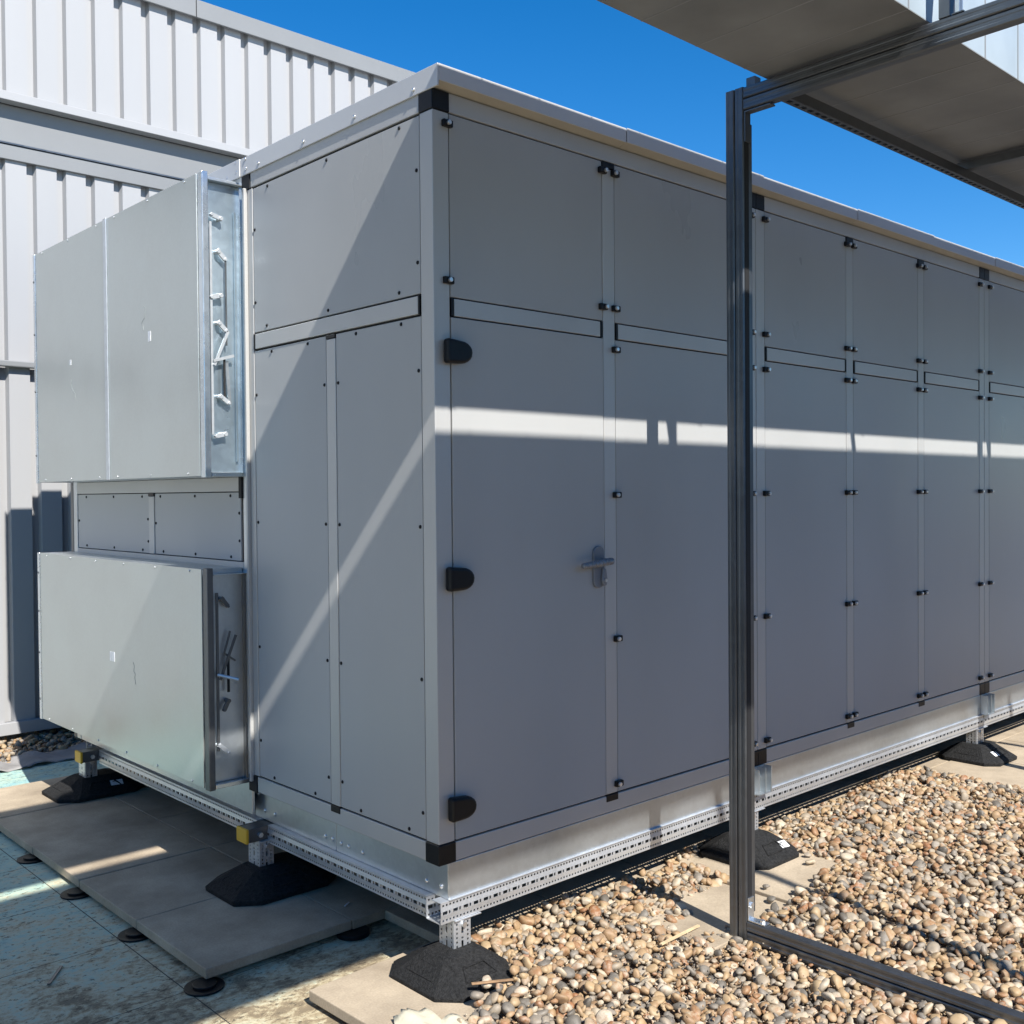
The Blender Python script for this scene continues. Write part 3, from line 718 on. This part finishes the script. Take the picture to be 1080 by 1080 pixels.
# support pads under the platform's edge
for i, y in enumerate((.68, 1.32, 1.96, 2.60, 3.24)):
    b = MB().cyl((0, 0, 0), (0, 0, .008), .075, 28); b.cyl((0, 0, .008), (0, 0, .018), .045, 20)
    o = b.build('slab_pad', 'black', None, bevel=.002); o.location = (-.60+.01*(i % 2), y-.01, -.1095)
    tag(o, ['black round pad under the platform corner nearest the camera', 'black round pad second from the near platform corner', 'black round pad third from the near platform corner',
            'black round pad fourth from the near platform corner', 'black round pad farthest along the platform edge'][i], 'slab pad', 'round pads under the slab edge')
o = MB().cyl((0, 0, 0), (0, 0, .018), .07, 28).build('slab_pad', 'black', None, bevel=.002); o.location = (.075, .68, -.1095)
tag(o, 'black round pad under the platform end, in the unit shade', 'slab pad', 'round pads under the slab edge')

# ------------------------------------------------------------------ gravel
def ico(sub):
    bm = bmesh.new(); bmesh.ops.create_icosphere(bm, subdivisions=sub, radius=1)
    v = np.array([x.co[:] for x in bm.verts]); f = np.array([[w.index for w in q.verts] for q in bm.faces]); bm.free(); return v, f
def pebble_shapes(sub, n):
    v, f = ico(sub); out = []
    for i in range(n):
        sc = np.array([1, rng.uniform(.62, .92), rng.uniform(.42, .72)])
        w = v.copy()
        w = np.sign(w)*np.abs(w)**rng.uniform(.85, 1.05)
        for _ in range(4):
            d = rng.normal(size=3); d /= np.linalg.norm(d); t = rng.uniform(.5, .85)
            h = w@d; ex = np.clip(h-t, 0, None); w = w-np.outer(ex*.8, d)
        a = rng.normal(size=3)*.9; w = w*(1+.13*np.sin(w@a*1.9+rng.uniform(0, 6))+.05*np.sin(w@(a[::-1]*4)+rng.uniform(0, 6)))[:, None]
        out.append(w*sc)
    return out, f
def scatter(name, pts, sizes, tones, sub=2, nshape=24, tilt=.5):
    shapes, f = pebble_shapes(sub, nshape); nv = len(shapes[0]); nf = len(f); n = len(pts)
    V = np.empty((n*nv, 3), np.float32); F = np.empty((n*nf, 3), np.int32); T = np.empty(n*nv, np.float32)
    for i in range(n):
        a, b_, c_ = rng.uniform(0, 2*np.pi), rng.normal()*tilt, rng.normal()*tilt
        ca, sa = np.cos(a), np.sin(a); Rz = np.array([[ca, -sa, 0], [sa, ca, 0], [0, 0, 1]])
        cb, sb = np.cos(b_), np.sin(b_); Rx = np.array([[1, 0, 0], [0, cb, -sb], [0, sb, cb]])
        cc, sc = np.cos(c_), np.sin(c_); Ry = np.array([[cc, 0, sc], [0, 1, 0], [-sc, 0, cc]])
        w = (shapes[rng.integers(nshape)]*sizes[i])@(Rx@Ry).T@Rz.T
        V[i*nv:(i+1)*nv] = w+pts[i]; F[i*nf:(i+1)*nf] = f+i*nv; T[i*nv:(i+1)*nv] = tones[i]
    me = bpy.data.meshes.new(name); me.vertices.add(len(V)); me.vertices.foreach_set('co', V.ravel())
    me.loops.add(F.size); me.loops.foreach_set('vertex_index', F.ravel())
    me.polygons.add(len(F)); me.polygons.foreach_set('loop_start', np.arange(0, F.size, 3, dtype=np.int32)); me.polygons.foreach_set('loop_total', np.full(len(F), 3, np.int32))
    me.polygons.foreach_set('use_smooth', np.ones(len(F), bool))
    at = me.attributes.new('tone', 'FLOAT', 'POINT'); at.data.foreach_set('value', T)
    me.update(); me.validate(); me.materials.append(M['pebble'])
    o = bpy.data.objects.new(name, me); C.objects.link(o); return o
def in_slab(x, y):
    # bare slab areas that must stay clear (a little smaller than the slabs, so pebbles lap over the edges)
    return ((1.60 < x < 2.14 and -.43+.12*(x-1.9) < y < .16) or (1.18 < x < 1.60 and -.50 < y < -.14) or (.98 < x < 1.2 and -.44 < y < -.27) or
            (-.42 < x < .18 and -.24 < y < .3) or (x > 4.1 and y > -.50+.02*math.sin(9*x)) or (x > 4.06 and y > .0))
def bed_ok(x, y):
    if in_slab(x, y): return False
    edge = .20
    if y > edge+.015*math.sin(7*x+1): return False
    lim = .25 if y > -.10 else (.14 if y > -.20 else (.0 if y > -.25 else -.10-.28*max(0, min(1, (-.25-y)/.3))))
    return x > lim+.03*math.sin(23*y)
for_pts = []
pts = []; sizes = []
step = .0265
for ix in range(int((7.6+.9)/step)):
    for iy in range(int(3.42/step)):
        x = -.9+ix*step+rng.uniform(-.5, .5)*step; y = -3.15+iy*step+rng.uniform(-.5, .5)*step
        if x-(-2.39) < 0: continue
        # keep what a camera near the photograph's could see
        az_ = math.atan2(y+3.0, x+2.39)
        if az_ < R(12): continue
        if (y < -2.0 and x < .2): continue
        if not bed_ok(x, y): continue
        near_foot = any(abs(x-fx) < .165 and abs(y-fy) < .175 for fx, fy in ((.062, 0), (1.95, 0), (4.62, 0)))
        if near_foot: continue
        if 1.085 < x < 1.155 and y < -.47: continue
        r_ = min(.034, max(.012, rng.lognormal(math.log(.0196), .32)))
        h = .012*math.sin(1.7*x+.6)*math.sin(2.3*y)+.010*math.sin(4.1*x-2.0*y)
        # thinner towards the slab edges
        pts.append((x, y, -.052+h+rng.uniform(-.016, .022)+.035*math.exp(-((x-.22)**2+(y+.22)**2)/.03))); sizes.append(r_)
pts = np.array(pts); sizes = np.array(sizes)
tones = np.clip(rng.uniform(.0, 1.0, len(pts))**.85, 0, 1)
print('pebbles', len(pts))
o = scatter('gravel', pts, sizes, tones, 2)
tag(o, 'tan, brown and grey rounded river pebbles covering the roof beside the unit', 'gravel', kind='stuff')
# grit packed between the pebbles (part of the same ground cover)
gp = []; 
while len(gp) < 9000:
    x = rng.uniform(-.4, 4.5); y = rng.uniform(-2.4, .2)
    if bed_ok(x, y) and y < .08: gp.append((x, y, -.056+rng.uniform(0, .018)))
o = scatter('gravel_grit', np.array(gp), rng.uniform(.003, .008, len(gp)), rng.uniform(0, 1, len(gp)), 1)
tag(o, 'small grit and stone chips between the pebbles', 'grit', kind='stuff')
g = MB()
nx, ny = 90, 40
gx = np.linspace(-.25, 9, nx); gy = np.linspace(-4.5, .06, ny)
for i in range(nx-1):
    for j in range(ny-1):
        xm, ym = (gx[i]+gx[i+1])/2, (gy[j]+gy[j+1])/2
        if xm < .2 and ym > -.3: continue
        z_ = lambda x, y: -.075+.012*math.sin(1.7*x+.6)*math.sin(2.3*y)+.010*math.sin(4.1*x-2.0*y)
        g.quad(*[(x, y, z_(x, y)) for x, y in ((gx[i], gy[j]), (gx[i+1], gy[j]), (gx[i+1], gy[j+1]), (gx[i], gy[j+1]))])
tag(g.build('gravel_bed', 'bed'), kind='structure')
# dark gravel strip along the wall
P2 = []; S2 = []
for i in range(2600):
    x = rng.uniform(-2.2, 2.4); y = rng.uniform(4.60, 5.3)
    if y < 4.68+.05*math.sin(6*x): continue
    P2.append((x, y, -.085+rng.uniform(-.01, .025)+.05*(y-4.6))); S2.append(max(.013, rng.lognormal(math.log(.021), .25)))
o = scatter('gravel', np.array(P2), np.array(S2), rng.uniform(0, .75, len(P2)), 2)
tag(o, 'strip of shaded pebbles along the foot of the clad wall', 'gravel', kind='stuff')
# stray pebbles, each its own thing
stray = [(1.60, -.335, -.030, .020, .15, 'small grey pebble lying alone on the sunlit slab edge'), (2.02, -.305, -.03, .030, .85, 'pale flat pebble lying alone beside the stickered foot'),
         (1.98, -.40, -.034, .012, .05, 'tiny dark pebble on the slab in front of the stickered foot'), (1.30, -.44, -.034, .026, .3, 'grey brown pebble alone on the slab behind the base rail'),
         (1.50, -.43, -.034, .028, .08, 'dark pebble resting against the slab step'), (1.42, -.33, -.034, .022, .12, 'dark pebble near the gantry post shadow line'),
         (2.10, -.24, -.03, .020, .25, 'grey pebble nearest the right rim of the stickered foot'),
         (.045, -.205, .0, .028, .92, 'cream angular pebble perched on the corner foot'), (-.03, -.245, -.01, .034, .2, 'large grey flint standing at the corner foot')]
for (x, y, z, s_, t_, lab) in stray:
    o = scatter('pebble', np.array([(0, 0, 0)]), np.array([s_]), np.array([t_]), 3, 1, .2); o.location = (x, y, z); tag(o, lab, 'pebble')
# twigs
b = MB().bar((.80, -.385, -.036), (1.06, -.372, -.040), .012, .006); o = b.build('twig', 'twig'); tag(o, 'straight pale stick lying on pebbles left of the gantry post', 'twig')
b = MB().bar((-.02, -.20, .012), (.12, -.265, .004), .013, .006); o = b.build('wood_chip', 'chip', bevel=.002); tag(o, 'brown wood splinter on the pebbles against the corner foot', 'wood chip')

# torn membrane by the corner, fabric by the wall
def sheet(name, m, x0, x1, y0, y1, nx, ny, zf, cut=None, solid=.004):
    b = MB(); idx = {}
    for i in range(nx+1):
        for j in range(ny+1):
            x = x0+(x1-x0)*i/nx; y = y0+(y1-y0)*j/ny
            jx = (rng.uniform(-1, 1)*.35*(x1-x0)/nx) if i in (0, nx) else 0; jy = (rng.uniform(-1, 1)*.9*(y1-y0)/ny) if j in (0, ny) else 0
            idx[i, j] = len(b.v); b.v.append((x+jx, y+jy, zf(x, y)))
    for i in range(nx):
        for j in range(ny):
            if cut and cut(x0+(x1-x0)*(i+.5)/nx, y0+(y1-y0)*(j+.5)/ny): continue
            b.f.append((idx[i, j], idx[i+1, j], idx[i+1, j+1], idx[i, j+1]))
    o = b.build(name, m, None, smooth=True, solid=solid); return o
o = sheet('membrane_scrap', 'cream', -.50, -.14, -.62, -.14, 26, 26, lambda x, y: -.036+.018*math.sin(26*x+9*y)*math.sin(17*y-5*x)+.010*math.sin(60*x+3*y), cut=lambda x, y: (x+.14 > -.05 and y > -.26) or (x < -.44 and y > -.22) or y > -.10-.6*abs(x+.30))
tag(o, 'crumpled torn cream membrane on the slab corner beside the pebbles', 'membrane')
o = sheet('fabric_strip', 'fabric', -2.0, 2.4, 4.50, 4.72, 120, 8, lambda x, y: -.095+.018*math.sin(9*x+3*math.sin(4*x))*(.5+(y-4.5)*2)+.03*(y-4.5)/.2+.007*math.sin(40*x+30*y))
tag(o, 'wrinkled grey geotextile strip edging the pebbles by the wall', 'fabric')
# thin sliver of debris on the boards
b = MB().bar((-1.02, 1.10, -.106), (-.93, 1.22, -.104), .012, .004); tag(b.build('debris_sliver', 'gantry'), 'thin grey metal sliver lying on the worn teal boards', 'debris')
b = MB().bar((.135, .83, -.048), (.17, .85, -.047), .006, .003); tag(b.build('debris_sliver', 'sticker'), 'tiny white sliver on the nearest slab beside the unit', 'debris')

# ------------------------------------------------------------------ clad wall
wall = empty('clad_wall', (0, 5.1, 0)); tag(wall, 'white ribbed metal clad wall with grey flashings behind the unit', 'wall')
def cladding(yc, z0, z1, x0=-9, x1=16, name='cladding'):
    per, crest, s_, d = .217, .147, .013, .046
    b = MB(); k0 = int((x0-.27)/per); k1 = int((x1-.27)/per); ptsl = []
    for k in range(k0, k1):
        e = .27+per*k      # right edge of a crest
        ptsl += [(e-crest, yc), (e, yc), (e+s_, yc+d), (e+per-crest-s_, yc+d)]
    for i in range(len(ptsl)-1):
        (xa, ya), (xb, yb) = ptsl[i], ptsl[i+1]
        b.quad((xa, ya, z0), (xb, yb, z0), (xb, yb, z1), (xa, ya, z1))
    return b.build(name, 'clad', wall)
cladding(5.10, 4.69, 5.70); cladding(5.15, 2.74, 4.26); cladding(5.145, .09, 2.715)
def fl(y0, y1, z0, z1, name, m='trim', bev=.004): return MB().box(-9, 16, y0, y1, z0, z1).build(name, m, wall, bevel=bev)
fl(5.05, 5.075, 5.655, 5.80, 'coping', 'trim'); fl(5.075, 5.45, 5.77, 5.80, 'coping_top', 'trim')
for x in (-4.2, -1.4, 1.58, 4.4, 7.2): MB().box(x, x+.006, 5.046, 5.05, 5.655, 5.802).build('coping_joint', 'gasket', wall)
fl(5.062, 5.16, 4.625, 4.688, 'ledge', 'clad')
fl(5.17, 5.19, 4.345, 4.625, 'band', 'trim'); fl(5.115, 5.19, 4.325, 4.337, 'drip_edge', 'gantry', .001)
fl(5.125, 5.16, 4.215, 4.322, 'flashing', 'trim')
fl(5.09, 5.15, 2.70, 2.745, 'lap_rail', 'trim', .008)
fl(5.11, 5.16, .005, .095, 'base_trim', 'clad'); fl(5.23, 5.4, -.1, 5.76, 'wall_core', 'trim', 0)

# unseen louvred screen added behind the camera to cut sky fill
scr = empty('added_light_screen', (0, -9, 0)); tag(scr, 'unseen dark louvred screen added behind the camera to block sky light', 'light screen')
b = MB()
for k in range(26): b.prism([(-9.0, .15+.12*k), (-8.99, .15+.12*k), (-8.90, .22+.12*k), (-8.91, .23+.12*k)], 'x', -16, 22)
b.build('louvre_blades', 'screen', scr)
b = MB()
for k in range(20): b.box(-16+2*k, -15.92+2*k, -9.12, -9.03, -.1, 3.35)
b.build('screen_posts', 'screen', scr)
MB().box(-16, 22, -9.025, -9.015, .1, 3.3).build('backing_sheet', 'screen', scr)
# ------------------------------------------------------------------ gantry and ducts
gan = empty('duct_gantry', (1.1, -.54, -.055)); tag(gan, 'steel channel gantry with tall post and base rail carrying the overhead duct', 'gantry')
def channel(b, axis, a, c, u0, u1, w0, w1, groove_axis='w'):
    """double strut: two rounded half channels with a thin slot between, ribbed face. u = thin way (x), w = wide way"""
    mid = (w0+w1)/2
    for (p, q) in ((w0, mid-.0015), (mid+.0015, w1)):
        h = q-p; e = .004
        prof = [(u0+e, p), (u1-e, p), (u1, p+e), (u1, q-e), (u1-e, q), (u0+e, q), (u0, q-e), (u0, q-h*.32), (u0+.0012, q-h*.38), (u0+.0012, p+h*.38), (u0, p+h*.32), (u0, p+e)]
        if axis == 'z': b.prism(prof, 'z', a, c)
        else: b.prism(prof, 'y', a, c)
def portal(x):
    w = .042
    b = MB(); channel(b, 'z', -.058, 3.335, x, x+w, -.578, -.494); p = b.build('post', 'gantry', gan)
    MB().box(x+.009, x+w-.006, -.5795, -.5775, .03, 3.235).build('slot_shade_strip', 'gasket', gan)  # flat black strip standing in for the dark inside of the open channel
    s_ = MB().box(x+w, x+w+.022, -.575, -.571, .05, 3.2).build('post_lip', 'gantry', gan)
    b = MB(); channel(b, 'y', -3.6, -.580, x, x+w, -.056, .026); b.build('base_rail', 'gantry', gan)
    b = MB(); channel(b, 'y', -3.6, -.580, x, x+w, 3.244, 3.332); b.build('top_rail', 'gantry', gan)
    b = MB(); channel(b, 'z', -.058, 3.335, x, x+w, -3.685, -3.602); b.build('post', 'gantry', gan)
    b = MB(); b.box(x+.004, x+w-.002, -.586, -.5805, 3.12, 3.240); b.box(x+.004, x+w-.002, -.70, -.586, 3.234, 3.240); b.build('angle_bracket', 'gantry', gan, bevel=.001)
    b = MB(); b.box(x+.004, x+w-.002, -.586, -.5805, .028, .12); b.box(x+.004, x+w-.002, -.66, -.586, .028, .034); b.build('angle_bracket', 'galv_bright', gan, bevel=.001)
    for z in (.09,): MB().cyl((x+.02, -.586, z), (x+.02, -.594, z), .011, 6).build('bolt', 'steel', gan)
    MB().cyl((x+.02, -.64, .034), (x+.02, -.64, .044), .011, 6).build('bolt', 'steel', gan)
    b = MB().box(x-.0, x+.04, -1.405, -1.365, 3.333, 3.88); b.build('upstand', 'gantry', gan, bevel=.002)
    b = MB().box(x-.0, x+.04, -1.45, -1.41, 3.333, 3.337); b.build('upstand_foot', 'gantry', gan)
    b = MB().box(x+.05, x+.09, -.600, -.560, 3.30, 3.385); b.build('end_bracket', 'gantry', gan)
portal(1.10); portal(4.48)
# longitudinal slotted rail below the duct's far edge
b = MB()
for (xa, xb) in ((1.143, 4.479), (4.523, 8.5)):
    b.quad((xa, -.760, 3.252), (xb, -.760, 3.252), (xb, -.760, 3.292), (xa, -.760, 3.292))
    b.quad((xa, -.719, 3.252), (xb, -.719, 3.252), (xb, -.719, 3.292), (xa, -.719, 3.292))
    x = xa
    b.quad((xa, -.760, 3.252), (xb, -.760, 3.252), (xb, -.748, 3.252), (xa, -.748, 3.252)); b.quad((xa, -.731, 3.252), (xb, -.731, 3.252), (xb, -.719, 3.252), (xa, -.719, 3.252))
    while x < xb-.05:
        b.quad((x, -.748, 3.252), (x+.022, -.748, 3.252), (x+.022, -.731, 3.252), (x, -.731, 3.252)); x += .05
b.build('slotted_rail', 'gantry', gan, solid=.003)
for x in (2.70, 6.0):
    MB().box(x, x+.041, -1.5, -.705, 3.294, 3.335).build('cross_bar', 'gantry', gan, bevel=.003)

def duct(y0, y1, zb, zt, label, x0=-7, x1=15):
    r_ = empty('duct', (4, (y0+y1)/2, zb)); tag(r_, label, 'duct', 'overhead ventilation ducts')
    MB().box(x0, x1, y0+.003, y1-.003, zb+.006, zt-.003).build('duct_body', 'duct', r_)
    MB().box(x0, x1, y0+.002, y1-.002, zb+.002, zb+.0055).build('underside_sheet', 'duct_under', r_)  # thin sheet that carries the painted underside shade
    L_ = 1.5; x = x0
    b = MB(); x = x0+.18
    while x < x1:       # stiffening beads around the sheet
        b.box(x, x+.006, y0+.0005, y1-.001, zb+.0008, zt); x += .30
    b.build('stiffening_bead', 'ductrib', r_)
    x = x0+.78+.03
    while x < x1:
        b = MB(); 
        for dx in (0, .018):
            b.box(x+dx, x+dx+.012, y0-.022, y0-.0, zb+.02, zt-.02)
        b.build('flange', 'galv', r_); x += 1.5
    return r_
duct(-1.32, -.665, 3.345, 3.90, 'large grey sheet metal duct crossing overhead at the top right')
duct(-3.10, -1.99, 3.345, 3.925, 'second duct parallel to the overhead duct, out of frame above the camera')
# drop rods between the ducts (their shadows cross the light band on the panels)
b = MB().bar((1.02, -1.66, 3.335), (1.10, -1.66, 3.90), .030, .030); b.build('drop_bracket', 'gantry', gan)

S.render.engine = 'CYCLES'
try:
    S.cycles.max_bounces = 8; S.cycles.diffuse_bounces = 4; S.cycles.glossy_bounces = 4; S.cycles.sample_clamp_indirect = 8; S.cycles.use_denoising = True
except Exception: pass
